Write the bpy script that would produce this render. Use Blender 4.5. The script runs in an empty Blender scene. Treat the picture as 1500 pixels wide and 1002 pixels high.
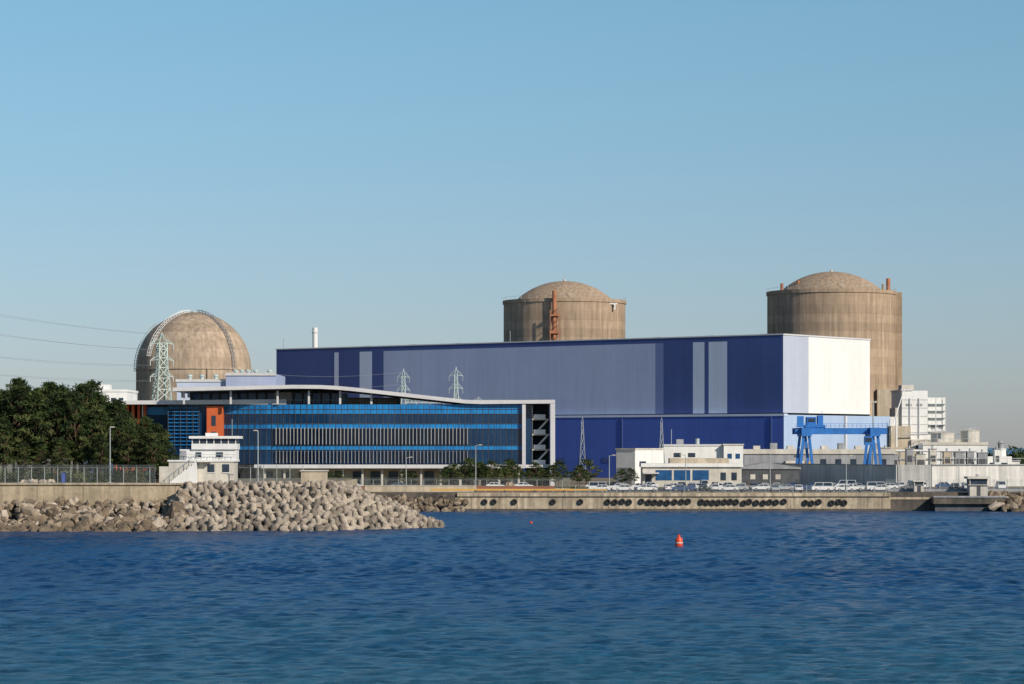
import bpy, math, random
import numpy as np
from mathutils import Vector, Matrix
random.seed(7); rng=np.random.default_rng(7)
scene=bpy.context.scene
scene.view_settings.view_transform='Standard'
scene.view_settings.look='None'
scene.view_settings.exposure=0

# ------------------------------------------------------------ materials
def newmat(name):
    m=bpy.data.materials.new(name); m.use_nodes=True
    nt=m.node_tree; b=nt.nodes['Principled BSDF']
    return m,nt,b
def N(nt,t,**k):
    n=nt.nodes.new(t)
    for a,v in k.items(): setattr(n,a,v)
    return n
def noise(nt,scale,mp=(1,1,1),detail=4,rough=0.6):
    tc=N(nt,'ShaderNodeTexCoord'); mm=N(nt,'ShaderNodeMapping')
    mm.inputs['Scale'].default_value=mp
    nt.links.new(tc.outputs['Object'],mm.inputs['Vector'])
    n=N(nt,'ShaderNodeTexNoise'); n.inputs['Scale'].default_value=scale
    n.inputs['Detail'].default_value=detail; n.inputs['Roughness'].default_value=rough
    nt.links.new(mm.outputs['Vector'],n.inputs['Vector'])
    return n.outputs['Fac']
def maprange(nt,s,a,b,c,d):
    n=N(nt,'ShaderNodeMapRange'); nt.links.new(s,n.inputs[0])
    for i,v in enumerate((a,b,c,d)): n.inputs[i+1].default_value=v
    return n.outputs[0]
def math_(nt,op,a,b=None):
    n=N(nt,'ShaderNodeMath',operation=op)
    for i,v in enumerate((a,b)):
        if v is None: continue
        if isinstance(v,(int,float)): n.inputs[i].default_value=v
        else: nt.links.new(v,n.inputs[i])
    return n.outputs[0]
def mixc(nt,f,a,b,mode='MIX'):
    n=N(nt,'ShaderNodeMix',data_type='RGBA',blend_type=mode)
    if isinstance(f,(int,float)): n.inputs[0].default_value=f
    else: nt.links.new(f,n.inputs[0])
    for i,v in ((6,a),(7,b)):
        if isinstance(v,tuple): n.inputs[i].default_value=(*v,1)
        else: nt.links.new(v,n.inputs[i])
    return n.outputs[2]
def scalec(nt,col,s):
    n=N(nt,'ShaderNodeVectorMath',operation='SCALE')
    if isinstance(col,tuple): n.inputs[0].default_value=col
    else: nt.links.new(col,n.inputs[0])
    nt.links.new(s,n.inputs['Scale']); return n.outputs[0]
def mat(name,c,c2=None,rough=0.7,scale=0.3,streak=0.0,var=0.12,bump=0.0,bs=1.0,metal=0.0,
        seamx=0,seamz=0,seamw=0.12,seamd=0.82,spec=0.4,lift=0):
    m,nt,b=newmat(name)
    c2=c2 or tuple(v*0.75 for v in c)
    f=maprange(nt,noise(nt,scale),0.35,0.65,0,1)
    col=mixc(nt,f,c,c2)
    if var: col=scalec(nt,col,maprange(nt,noise(nt,scale*9,detail=6),0.3,0.7,1-var,1+var))
    if streak:
        col=scalec(nt,col,maprange(nt,noise(nt,0.9,(1,1,0.05),5),0.35,0.65,1-streak,1+streak*0.4))
    if seamx or seamz or lift:
        tc=N(nt,'ShaderNodeTexCoord'); sp=N(nt,'ShaderNodeSeparateXYZ')
        nt.links.new(tc.outputs['Object'],sp.inputs[0])
        if seamx:
            xy=math_(nt,'ADD',sp.outputs[0],sp.outputs[1])
            fr=math_(nt,'FRACT',math_(nt,'DIVIDE',math_(nt,'ADD',xy,5000.0),seamx))
            col=scalec(nt,col,math_(nt,'SUBTRACT',1,math_(nt,'MULTIPLY',math_(nt,'LESS_THAN',fr,seamw/seamx),1-seamd)))
            fl=math_(nt,'FLOOR',math_(nt,'DIVIDE',math_(nt,'ADD',xy,5000.0),seamx))
            w=N(nt,'ShaderNodeTexWhiteNoise',noise_dimensions='1D'); nt.links.new(fl,w.inputs['W'])
            col=scalec(nt,col,maprange(nt,w.outputs['Value'],0,1,0.965,1.03))
        if seamz:
            fr=math_(nt,'FRACT',math_(nt,'DIVIDE',sp.outputs[2],seamz))
            col=scalec(nt,col,math_(nt,'SUBTRACT',1,math_(nt,'MULTIPLY',math_(nt,'LESS_THAN',fr,seamw/seamz),1-seamd)))
        if lift:
            fl=math_(nt,'FLOOR',math_(nt,'DIVIDE',sp.outputs[2],lift))
            w=N(nt,'ShaderNodeTexWhiteNoise',noise_dimensions='1D'); nt.links.new(fl,w.inputs['W'])
            col=scalec(nt,col,maprange(nt,w.outputs['Value'],0,1,0.9,1.08))
    nt.links.new(col,b.inputs['Base Color'])
    b.inputs['Roughness'].default_value=rough; b.inputs['Metallic'].default_value=metal
    b.inputs['Specular IOR Level'].default_value=spec
    if bump:
        bn=N(nt,'ShaderNodeBump'); bn.inputs['Strength'].default_value=bump; bn.inputs['Distance'].default_value=0.3
        nt.links.new(noise(nt,bs,detail=6),bn.inputs['Height']); nt.links.new(bn.outputs[0],b.inputs['Normal'])
    return m
M={}
M['conc_dome']=mat('containment_concrete',(0.44,0.33,0.235),(0.32,0.245,0.175),0.9,0.06,0.3,0.08,seamz=3.0,seamw=0.25,seamd=0.93,lift=3.0,spec=0.1)
M['conc_dome2']=mat('dome_concrete',(0.45,0.35,0.255),(0.33,0.26,0.195),0.9,0.09,0.3,0.1,seamz=3.0,seamw=0.25,seamd=0.95,lift=3.0,spec=0.1)
M['seawall']=mat('seawall_concrete',(0.48,0.39,0.27),(0.36,0.3,0.21),0.9,0.15,0.3,0.15,bump=0.3,seamx=8,seamw=0.15,seamd=0.6)
M['quay']=mat('quay_concrete',(0.52,0.43,0.31),(0.36,0.3,0.22),0.9,0.12,0.45,0.18,bump=0.3,seamx=10,seamw=0.25,seamd=0.6)
M['wetconc']=mat('wet_concrete',(0.12,0.1,0.08),(0.05,0.045,0.04),0.6,0.4,0.2,0.3)
M['white']=mat('white_paint',(0.76,0.76,0.74),(0.68,0.68,0.66),0.6,0.2,0.08,0.05)
M['offwhite']=mat('offwhite_paint',(0.6,0.57,0.5),(0.48,0.45,0.4),0.7,0.3,0.15,0.08)
M['fin']=mat('louvre_metal',(0.36,0.36,0.35),(0.29,0.29,0.29),0.6,0.3,0.05,0.08)
M['beige']=mat('beige_wall',(0.52,0.44,0.33),(0.42,0.36,0.27),0.8,0.3,0.2,0.08)
M['grey']=mat('grey_wall',(0.32,0.33,0.35),(0.24,0.25,0.27),0.8,0.3,0.2,0.1)
M['dkgrey']=mat('dark_grey',(0.09,0.1,0.11),(0.05,0.05,0.06),0.7,0.4)
M['frame']=mat('white_fascia',(0.6,0.6,0.61),(0.53,0.53,0.55),0.5,0.1,0.05,0.03)
M['lav']=mat('lavender_cladding',(0.37,0.43,0.60),(0.33,0.39,0.56),0.7,0.03,0.06,0.02,seamx=6,seamz=3,seamd=0.93,spec=.2)
M['lavl']=mat('light_lavender_cladding',(0.5,0.57,0.72),(0.46,0.53,0.68),0.7,0.03,0.04,0.02,seamx=6,seamz=3,seamd=0.93,spec=.2)
M['navy']=mat('navy_cladding',(0.054,0.088,0.26),(0.046,0.075,0.22),0.6,0.03,0.05,0.03,seamx=6,seamz=3,seamd=0.85,spec=.3)
M['navym']=mat('mid_navy_cladding',(0.15,0.2,0.4),(0.14,0.18,0.37),0.6,0.03,0.05,0.02,seamx=6,seamz=3,seamd=0.9,spec=.3)
M['royal']=mat('royal_blue_cladding',(0.058,0.115,0.43),(0.052,0.1,0.38),0.6,0.03,0.06,0.03,seamx=6,seamz=4,seamd=0.85,spec=.3)
M['pale']=mat('pale_blue_cladding',(0.36,0.47,0.64),(0.33,0.43,0.6),0.6,0.05,0.05,0.02,seamx=6,seamz=4,seamd=0.93)
M['sidelil']=mat('lilac_cladding',(0.42,0.46,0.56),(0.39,0.43,0.53),0.6,0.05,0.05,0.02,seamx=6,seamz=3,seamd=0.95)
M['sidewhite']=mat('white_cladding',(0.74,0.74,0.72),(0.70,0.70,0.69),0.6,0.05,0.05,0.02,seamx=6,seamz=3,seamd=0.95)
M['glass']=mat('dark_blue_glass',(0.006,0.028,0.075),(0.01,0.045,0.11),0.12,0.25,0,0.2,seamx=1.5,seamw=0.12,seamd=0.5,spec=0.5)
M['glassb']=mat('bright_blue_spandrel',(0.02,0.24,0.56),(0.015,0.17,0.45),0.25,0.3,0,0.15,seamx=1.5,seamw=0.12,seamd=0.6)
M['win']=mat('window_glass',(0.02,0.03,0.045),(0.04,0.06,0.09),0.15,0.6,0,0.2)
M['winblue']=mat('blue_window',(0.02,0.1,0.25),(0.015,0.06,0.16),0.15,0.6,0,0.2)
M['orange']=mat('orange_terracotta',(0.6,0.13,0.035),(0.5,0.1,0.03),0.6,0.3,0.1,0.08)
M['rust']=mat('rust_red_stack',(0.42,0.17,0.08),(0.3,0.12,0.06),0.7,0.5)
M['crane']=mat('crane_blue',(0.03,0.18,0.54),(0.025,0.14,0.43),0.45,0.5,0.1)
M['steel']=mat('galvanised_steel',(0.42,0.46,0.46),(0.34,0.38,0.38),0.5,0.5,metal=0.2)
M['steelg']=mat('pale_green_steel',(0.5,0.6,0.55),(0.42,0.5,0.47),0.5,0.5)
M['cable']=mat('cable',(0.3,0.33,0.36),None,0.6,1)
M['rock']=mat('riprap_rock',(0.34,0.275,0.2),(0.2,0.155,0.11),0.9,0.5,0,0.3,bump=0.5,bs=2)
M['rockd']=mat('brown_rock',(0.21,0.16,0.11),(0.1,0.078,0.055),0.9,0.5,0,0.3,bump=0.5,bs=2)
M['rockl']=mat('pale_rock',(0.46,0.39,0.31),(0.32,0.265,0.21),0.9,0.5,0,0.25,bump=0.5,bs=2)
M['tetra']=mat('tetrapod_concrete',(0.42,0.36,0.285),(0.27,0.23,0.185),0.9,0.35,0.0,0.25,bump=0.3,bs=2)
M['tetrab']=mat('tetrapod_weathered_concrete',(0.25,0.21,0.165),(0.14,0.12,0.1),0.9,0.35,0.0,0.25,bump=0.3,bs=2)
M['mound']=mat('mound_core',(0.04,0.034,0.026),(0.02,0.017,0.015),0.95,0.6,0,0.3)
M['soil']=mat('ground_soil',(0.22,0.17,0.12),(0.14,0.14,0.08),0.95,0.05,0,0.25)
M['asphalt']=mat('asphalt',(0.055,0.055,0.055),(0.075,0.07,0.065),0.9,0.2,0,0.15)
M['line']=mat('road_paint',(0.7,0.7,0.68),None,0.7,1)
M['yellow']=mat('yellow_paint',(0.62,0.36,0.08),(0.5,0.3,0.08),0.6,0.5)
M['brick']=mat('red_paving',(0.26,0.12,0.08),(0.2,0.1,0.07),0.9,0.3)
M['leaf1']=mat('pine_needles_dark',(0.026,0.042,0.014),(0.018,0.03,0.011),0.8,0.4,0,0.3,spec=0.15)
M['leaf2']=mat('pine_needles',(0.05,0.075,0.022),(0.035,0.053,0.017),0.8,0.4,0,0.3,spec=0.15)
M['leaf3']=mat('pine_needles_light',(0.1,0.12,0.04),(0.07,0.085,0.03),0.8,0.4,0,0.3,spec=0.15)
M['bark']=mat('pine_bark',(0.16,0.09,0.055),(0.09,0.055,0.04),0.95,1.5)
M['tire']=mat('tire_rubber',(0.015,0.015,0.016),(0.025,0.025,0.025),0.8,1)
M['red']=mat('buoy_red',(0.7,0.07,0.02),(0.55,0.05,0.02),0.4,1)
M['lamp_g']=mat('headlamp_glass',(0.6,0.6,0.6),None,0.2,1)
M['redl']=mat('tail_lamp',(0.4,0.01,0.01),None,0.3,1)
for n,c in dict(carwhite=(0.75,0.75,0.75),carsilver=(0.4,0.42,0.44),carblack=(0.02,0.02,0.025),carblue=(0.04,0.08,0.2),cargrey=(0.15,0.16,0.17)).items():
    M[n]=mat(n,c,tuple(v*.92 for v in c),0.3,0.5,0,0.02,spec=0.6)

# ------------------------------------------------------------ builder
class Part:
    def __init__(s): s.v=[]; s.f=[]; s.m=[]; s.s=[]
    def add(s,vs,fs,m,smooth=False):
        o=len(s.v); s.v.extend([tuple(map(float,p)) for p in vs])
        for f in fs: s.f.append([i+o for i in f]); s.m.append(m); s.s.append(smooth)
    def box(s,x0,x1,y0,y1,z0,z1,m):
        s.add([(x0,y0,z0),(x1,y0,z0),(x1,y1,z0),(x0,y1,z0),(x0,y0,z1),(x1,y0,z1),(x1,y1,z1),(x0,y1,z1)],
              [(0,3,2,1),(4,5,6,7),(0,1,5,4),(1,2,6,5),(2,3,7,6),(3,0,4,7)],m)
    def quad(s,a,b,c,d,m): s.add([a,b,c,d],[(0,1,2,3)],m)
    def lathe(s,prof,n,m,cx=0,cy=0,smooth=True,cap=True):
        vs=[];fs=[];k=len(prof)
        for i in range(n):
            a=2*math.pi*i/n
            for r,z in prof: vs.append((cx+r*math.cos(a),cy+r*math.sin(a),z))
        for i in range(n):
            j=(i+1)%n
            for q in range(k-1): fs.append((i*k+q,j*k+q,j*k+q+1,i*k+q+1))
        s.add(vs,fs,m,smooth)
        if cap:
            for q in (0,k-1):
                if prof[q][0]>1e-3:
                    ring=[vs[i*k+q] for i in range(n)]
                    if q==0: ring=ring[::-1]
                    s.add(ring,[tuple(range(n))],m,False)
    def cyl(s,cx,cy,z0,z1,r,m,r1=None,n=16): s.lathe([(r,z0),(r if r1 is None else r1,z1)],n,m,cx,cy)
    def strut(s,a,b,w,m,w2=None,n=4):
        a=Vector(a);b=Vector(b);d=(b-a)
        if d.length<1e-6: return
        d.normalize(); u=d.cross(Vector((0,0,1)))
        if u.length<1e-3: u=Vector((1,0,0))
        u.normalize(); t=d.cross(u); w2=w if w2 is None else w2; vs=[]
        for p,ww in ((a,w),(b,w2)):
            for i in range(n):
                an=2*math.pi*(i+.5)/n; vs.append(p+(u*math.cos(an)+t*math.sin(an))*ww*0.5*1.3)
        fs=[(i,(i+1)%n,n+(i+1)%n,n+i) for i in range(n)]+[tuple(range(n))[::-1],tuple(range(n,2*n))]
        s.add(vs,fs,m,n>5)
    def prism(s,pts,y0,y1,m,m2=None):
        n=len(pts); vs=[(x,y0,z) for x,z in pts]+[(x,y1,z) for x,z in pts]
        s.add(vs,[(i,n+i,n+(i+1)%n,(i+1)%n) for i in range(n)],m2 or m)
        s.add(vs,[tuple(range(n)),tuple(range(n,2*n))[::-1]],m)
    def mesh(s,name):
        me=bpy.data.meshes.new(name); me.from_pydata(s.v,[],s.f)
        mats=[]
        idx=[]
        for k in s.m:
            if k not in mats: mats.append(k)
            idx.append(mats.index(k))
        for k in mats: me.materials.append(M[k])
        me.polygons.foreach_set('material_index',idx)
        me.polygons.foreach_set('use_smooth',s.s)
        if any(s.s):
            try: me.set_sharp_from_angle(angle=math.radians(35))
            except Exception: pass
        me.update(); return me
class Obj:
    def __init__(s,name): s.name=name; s.p={}
    def __getitem__(s,k):
        if k not in s.p: s.p[k]=Part()
        return s.p[k]
    def done(s,loc=(0,0,0),rot=0,scale=1):
        if len(s.p)==1:
            o=bpy.data.objects.new(s.name,list(s.p.values())[0].mesh(s.name)); scene.collection.objects.link(o)
        else:
            o=bpy.data.objects.new(s.name,None); scene.collection.objects.link(o)
            for k,p in s.p.items():
                c=bpy.data.objects.new(k,p.mesh(k)); scene.collection.objects.link(c); c.parent=o
        o.location=loc; o.rotation_euler=(0,0,rot); o.scale=(scale,)*3
        return o
def inst(name,me,loc,rot=0,sc=(1,1,1)):
    o=bpy.data.objects.new(name,me); scene.collection.objects.link(o)
    o.location=loc; o.rotation_euler=(0,0,rot); o.scale=sc; return o

# ------------------------------------------------------------ world / sun / camera
SAZ=136; SEL=29
to_sun=Vector((math.sin(math.radians(SAZ))*math.cos(math.radians(SEL)),math.cos(math.radians(SAZ))*math.cos(math.radians(SEL)),math.sin(math.radians(SEL))))
w=bpy.data.worlds.new("World"); scene.world=w; w.use_nodes=True
nt=w.node_tree; bg=nt.nodes['Background']
sky=N(nt,'ShaderNodeTexSky'); sky.sky_type='NISHITA'; sky.sun_disc=False
sky.sun_elevation=math.radians(SEL); sky.sun_rotation=math.radians(SAZ)
sky.air_density=1.0; sky.dust_density=0.3; sky.ozone_density=3.0; sky.altitude=0
tc=N(nt,'ShaderNodeTexCoord'); sp=N(nt,'ShaderNodeSeparateXYZ'); nt.links.new(tc.outputs['Generated'],sp.inputs[0])
cr=N(nt,'ShaderNodeValToRGB'); nt.links.new(sp.outputs[2],cr.inputs[0])
el=cr.color_ramp.elements; K=1.4
el[0].position=0.0; el[0].color=(.74/K,.78/K,1.08/K,1)
el[1].position=0.7; el[1].color=(.72/K,.92/K,1.05/K,1)
e=el.new(0.16); e.color=(.92/K,1.17/K,1.17/K,1)
e=el.new(0.07); e.color=(.84/K,.94/K,1.1/K,1)
tint=mixc(nt,1.0,sky.outputs[0],cr.outputs[0],'MULTIPLY')
nt.links.new(tint,bg.inputs[0]); bg.inputs[1].default_value=0.083*K
sl=bpy.data.lights.new('sun','SUN'); sl.energy=4.7; sl.angle=math.radians(0.5); sl.color=(1,0.89,0.75)
so=bpy.data.objects.new('sun',sl); scene.collection.objects.link(so)
so.rotation_euler=to_sun.to_track_quat('Z','Y').to_euler(); so.location=(200,-100,300)
cd=bpy.data.cameras.new('camera'); co=bpy.data.objects.new('camera',cd); scene.collection.objects.link(co)
co.location=(0,0,14); co.rotation_euler=(math.radians(90),0,0)
cd.lens=96; cd.sensor_width=36; cd.shift_y=154/1500; cd.clip_start=1; cd.clip_end=60000
scene.camera=co

# ------------------------------------------------------------ water
m,nt,b=newmat('sea_water')
tc=N(nt,'ShaderNodeTexCoord'); sp=N(nt,'ShaderNodeSeparateXYZ'); nt.links.new(tc.outputs['Object'],sp.inputs[0])
shallow=maprange(nt,math_(nt,'ADD',sp.outputs[1],maprange(nt,noise(nt,0.02,(0.5,1,1)),0.3,0.7,-30,30)),140,270,1,0)
deep=mixc(nt,maprange(nt,noise(nt,0.014,(0.35,1.3,1),5),0.38,0.62,0,1),(0.003,0.045,0.14),(0.005,0.064,0.175))
colr=mixc(nt,shallow,deep,(0.022,0.105,0.165))
rip_shade=maprange(nt,noise(nt,0.55,(0.5,0.9,1),8,0.78),0.32,0.68,0.45,1.55)  # light and dark of the wave facets, painted into the water colour
colr=scalec(nt,colr,rip_shade)
nt.links.new(colr,b.inputs['Base Color']); b.inputs['Roughness'].default_value=0.24
b.inputs['Specular IOR Level'].default_value=0.22; b.inputs['IOR'].default_value=1.33
bn=N(nt,'ShaderNodeBump'); bn.inputs['Strength'].default_value=1.0; bn.inputs['Distance'].default_value=0.4
nt.links.new(noise(nt,1.2,(0.6,1,1),7,0.7),bn.inputs['Height']); nt.links.new(bn.outputs[0],b.inputs['Normal'])
M['water']=m
X0,X1,Y0,Y1=-150.,170.,120.,598.
yy=[Y0]
while yy[-1]<Y1: yy.append(yy[-1]+0.36*(yy[-1]/150)**1.15)
yy=np.array(yy); yy[-1]=Y1; xx=np.linspace(X0,X1,620)
GX,GY=np.meshgrid(xx,yy); Z=np.zeros_like(GX)
for i in range(80):
    L=1.5*(3.8/1.5)**rng.random(); th=math.radians(rng.normal(-75,45)); k=2*math.pi/L
    amp=0.0055*L*rng.uniform(.5,1.3)
    ph=k*(GX*math.cos(th)+GY*math.sin(th))+rng.uniform(0,6.28)
    Z+=amp*(np.sin(ph)+.3*np.cos(2*ph))
gust=0.85+0.2*np.sin(GX*.021+1+GY*.013)*np.sin(GY*.034+GX*.007)
fade=np.minimum.reduce([(GX-X0)/12,(X1-GX)/12,(GY-Y0)/12,(Y1-GY)/12,np.ones_like(GX)]).clip(0,1)
Z*=gust*fade
print('wave rms',Z.std())
o=Obj('water'); P=o['water']
ny_,nx_=GX.shape; vs=np.stack([GX,GY,Z],-1).reshape(-1,3).tolist()
P.v=[tuple(v) for v in vs]
P.f=[[r*nx_+c,r*nx_+c+1,(r+1)*nx_+c+1,(r+1)*nx_+c] for r in range(ny_-1) for c in range(nx_-1)]
P.m=['water']*len(P.f); P.s=[True]*len(P.f)
for a,b_,c,d in ((-20000,20000,-500,Y0),(-20000,X0,Y0,Y1),(X1,20000,Y0,Y1),(-20000,20000,Y1,40000)):
    P.quad((a,c,0),(b_,c,0),(b_,d,0),(a,d,0),'water')
o.done()

# ------------------------------------------------------------ ground
o=Obj('ground')
g=o['ground']
g.quad((-2500,601,4),(2500,601,4),(2500,3200,4),(-2500,3200,4),'soil')
g.quad((-2500,601,-1),(2500,601,-1),(2500,601,4),(-2500,601,4),'wetconc')
g.add([(x,y,z) for x in (-600,-33) for y,z in ((476,-1),(476,7.6),(560,7.6),(585,4.004),(585,-1))],
      [(0,1,6,5),(1,2,7,6),(2,3,8,7),(9,8,7,6,5),(0,4,3,2,1)],'soil')
g.quad((-33,585,4.0),(-33,601,4),(-600,601,4),(-600,585,4.0),'soil')
g.quad((-33,575,-1),(-33,601,-1),(-33,601,4),(-33,575,4),'seawall')
o.done()
o=Obj('parking_lot'); p=o['asphalt']
p.quad((15,612,4.004),(140,612,4.004),(140,668,4.004),(15,668,4.004),'asphalt')
for yq in (626,645,662):
    for i in range(0,46):
        x=18+i*2.6
        p.quad((x,yq-2.6,4.008),(x+.12,yq-2.6,4.008),(x+.12,yq+2.6,4.008),(x,yq+2.6,4.008),'line')
o.done()
o=Obj('access_road'); o['road'].quad((-90,655,4.004),(14,655,4.004),(14,668,4.004),(-90,668,4.004),'asphalt')
o['kerb'].box(-90,14,654.7,654.98,4,4.15,'offwhite'); o['centre_line'].quad((-90,661.3,4.008),(14,661.3,4.008),(14,661.5,4.008),(-90,661.5,4.008),'line'); o.done()

o=Obj('seawall'); s=o['wall']
s.box(-300,-36,474.6,476,1,7.45,'seawall'); s.box(-300,-36,474.3,476.3,7.45,7.75,'seawall'); 
s.box(-33.4,-32.6,476.2,575,-1,7.3,'seawall'); o.done()
o=Obj('concrete_block'); o['block'].box(-36.6,-32.3,473.5,478,5,9.8,'beige'); o['cap'].box(-36.8,-32.1,473.3,478.2,9.8,10.0,'offwhite'); o.done()

def crest(x): 
    if x<-57: return 4.7
    if x<-30: return 7.3
    return max(-1,7.3-(x+30)*0.42)
def toe(x): return 455 if x<-32 else 455+(x+32)*1.0
def h(x,y):
    c=crest(x)
    if x<-57: a=(y-toe(x))/19*4.7
    else: a=(y-toe(x))*0.52
    a=min(a,c)
    if x>-36: a=min(a,(498-y)*0.5)
    return a
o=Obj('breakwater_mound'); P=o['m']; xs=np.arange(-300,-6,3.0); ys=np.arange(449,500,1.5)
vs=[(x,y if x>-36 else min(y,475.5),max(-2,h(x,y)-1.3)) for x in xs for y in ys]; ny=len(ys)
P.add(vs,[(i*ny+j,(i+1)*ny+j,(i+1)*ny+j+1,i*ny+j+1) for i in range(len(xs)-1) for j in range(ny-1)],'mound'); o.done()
import bmesh
bm=bmesh.new(); bmesh.ops.create_icosphere(bm,subdivisions=1,radius=1); ICO=np.array([v.co[:] for v in bm.verts]); ICF=[[v.index for v in f.verts] for f in bm.faces]; bm.free()
def randrot():
    q=rng.normal(size=4); q/=np.linalg.norm(q); a,b_,c,d=q
    return np.array([[1-2*(c*c+d*d),2*(b_*c-a*d),2*(b_*d+a*c)],[2*(b_*c+a*d),1-2*(b_*b_+d*d),2*(c*d-a*b_)],[2*(b_*d-a*c),2*(c*d+a*b_),1-2*(b_*b_+c*c)]])
def rock(P,x,y,z,s,mm):
    v=ICO*(1+rng.uniform(-.2,.15,(len(ICO),1)))
    v=np.clip(v,-0.7,0.7)*np.array([rng.uniform(1.0,1.7),rng.uniform(.7,1.1),rng.uniform(.55,.9)])
    v=v@randrot().T*s+np.array([x,y,z]); P.add(v,ICF,mm)
o=Obj('riprap_rocks'); P=o['r']
for i in range(1050):
    x=rng.uniform(-112,-55); y=rng.uniform(453,474); z=h(x,y)-.2+rng.uniform(-.3,.2)
    big_=1.1 if y<466 else .75
    mm=rng.choice(['rock','rockd','rockl'],p=[.45,.32,.23])
    if z<.35: mm='rockd'
    rock(P,x,y,z,rng.choice([.6,.9,1.2,1.6],p=[.3,.35,.25,.1])*rng.uniform(.85,1.15)*big_,mm)
o.done()
# tetrapods
dirs=[Vector((0,0,1))]+[Vector((math.cos(a)*.943,math.sin(a)*.943,-.333)) for a in (0,2.094,4.189)]
tv=[];tf=[]
for d in dirs:
    u=d.cross(Vector((.3,.5,.8))).normalized(); t=d.cross(u); base=len(tv)
    rings=((0.0,.58),(1.0,.44),(1.14,.39),(1.22,.27)); nr=len(rings)
    for L,r in rings:
        for i in range(10):
            a=i*math.pi/5; q=d*L+(u*math.cos(a)+t*math.sin(a))*r; tv.append(q[:])
    for k in range(nr-1):
        for i in range(10): tf.append([base+k*10+i,base+k*10+(i+1)%10,base+k*10+10+(i+1)%10,base+k*10+10+i])
    tf.append([base+(nr-1)*10+i for i in range(10)])
TV=np.array(tv)
# placing units hexagonally on the slope, as the armour layer is laid, each one a little turned
o=Obj('tetrapods'); P=o['t']; n=0
row=0; y=454.2
while y<488:
    x=-58+(row%2)*.95
    while x<-12:
        xa=x+rng.uniform(-.22,.22); ya=y+rng.uniform(-.22,.22); z=h(xa,ya)
        if not(z<-0.35 or (xa<-36 and ya>473.3)):
            mm='tetrab' if z<.45 else rng.choice(['tetra','tetrab'],p=[.72,.28])
            sc=rng.uniform(1.0,1.15)
            Rm=randrot()
            if rng.random()<.6:   # one leg pointing up/outwards
                a=rng.uniform(-.35,.35); bq=rng.uniform(.1,.7); cz=rng.uniform(0,6.28)
                Rz=np.array([[math.cos(cz),-math.sin(cz),0],[math.sin(cz),math.cos(cz),0],[0,0,1]])
                Rx=np.array([[1,0,0],[0,math.cos(bq),-math.sin(bq)],[0,math.sin(bq),math.cos(bq)]])
                Ry=np.array([[math.cos(a),0,math.sin(a)],[0,1,0],[-math.sin(a),0,math.cos(a)]])
                Rm=Rx@Ry@Rz
            P.add(TV@Rm.T*sc+np.array([xa,ya,z-.45+rng.uniform(-.2,.2)]),tf,mm,True); n+=1
        x+=1.9
    y+=1.55; row+=1
o.done()
print('tetrapods',n)
o=Obj('riprap_rocks'); P=o['r']
for i in range(460):
    x=rng.uniform(105,155); y=rng.uniform(590,602); z=(y-590)/12*3.6
    rock(P,x,y,z,rng.uniform(.6,1.3),rng.choice(['rock','rockd','rockl'],p=[.4,.45,.15]))
for i in range(160):
    x=rng.uniform(-32,-10); y=rng.uniform(593,602); z=(y-593)/9*3
    rock(P,x,y,z,rng.uniform(.6,1.2),rng.choice(['rock','rockd'],p=[.4,.6]))
o.done()

# ------------------------------------------------------------ quay
o=Obj('quay_wall'); q=o['wall']
q.box(-12,83,599,601.5,0.5,3.75,'quay'); q.box(-12,83,598.6,599,3.2,3.9,'quay'); q.box(-12,83,598.9,600,-1,0.5,'wetconc')
q.box(-12,83,599,612,3.75,3.99,'seawall')
q.prism([(-12,3.75),(-20,2.0),(-24,0.2),(-24,-1),(-12,-1)],599.2,604,'wetconc')
q.box(83,98,600.2,604,-1,4.2,'wetconc'); q.box(83,150,603,604,4.2,4.8,'grey'); q.box(83,98,600,603,2.5,3.0,'quay')
t=o['tire_fenders']
def torus(P,cx,cy,cz,R,r,m,n=14,k=6):
    vs=[];fs=[]
    for i in range(n):
        a=2*math.pi*i/n
        for j in range(k):
            bb=2*math.pi*j/k; rr=R+r*math.cos(bb); vs.append((cx+rr*math.cos(a),cy+r*math.sin(bb),cz+rr*math.sin(a)))
    for i in range(n):
        for j in range(k): fs.append((i*k+j,((i+1)%n)*k+j,((i+1)%n)*k+(j+1)%k,i*k+(j+1)%k))
    P.add(vs,fs,m,True)
x=21
while x<74:
    if rng.random()<.9: torus(t,x,598.7,1.9+rng.uniform(-.2,.2),.46,.22,'tire')
    x+=rng.uniform(1.2,1.7)
for x in (-6,-4,0.5,9,15): torus(t,x,598.7,2.0,.45,.2,'tire')
bl=o['bollards']
for i in range(14): bl.cyl(-8+i*6.5,600,3.99,4.5,.22,'dkgrey',.3,8)
o.done()
o=Obj('yellow_guard_rail'); p=o['rail']
p.box(-18,21,606,606.15,4.35,4.75,'yellow')
for i in range(14): p.box(-18+i*3,-17.85+i*3,606.15,606.3,3.99,4.6,'steel')
o.done()
o=Obj('retaining_wall'); o['w'].box(-33,-8,612,613,4,5.3,'beige'); o['cap'].box(-33,-8,611.9,613.1,5.3,5.42,'offwhite'); o.done()
o=Obj('paving'); o['w'].quad((-33,613.5,4.004),(14,613.5,4.004),(14,640,4.004),(-33,640,4.004),'brick'); o.done()
o=Obj('planter_wall'); o['w'].box(-60,10,640,641,4,4.9,'brick'); o.done()

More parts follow.
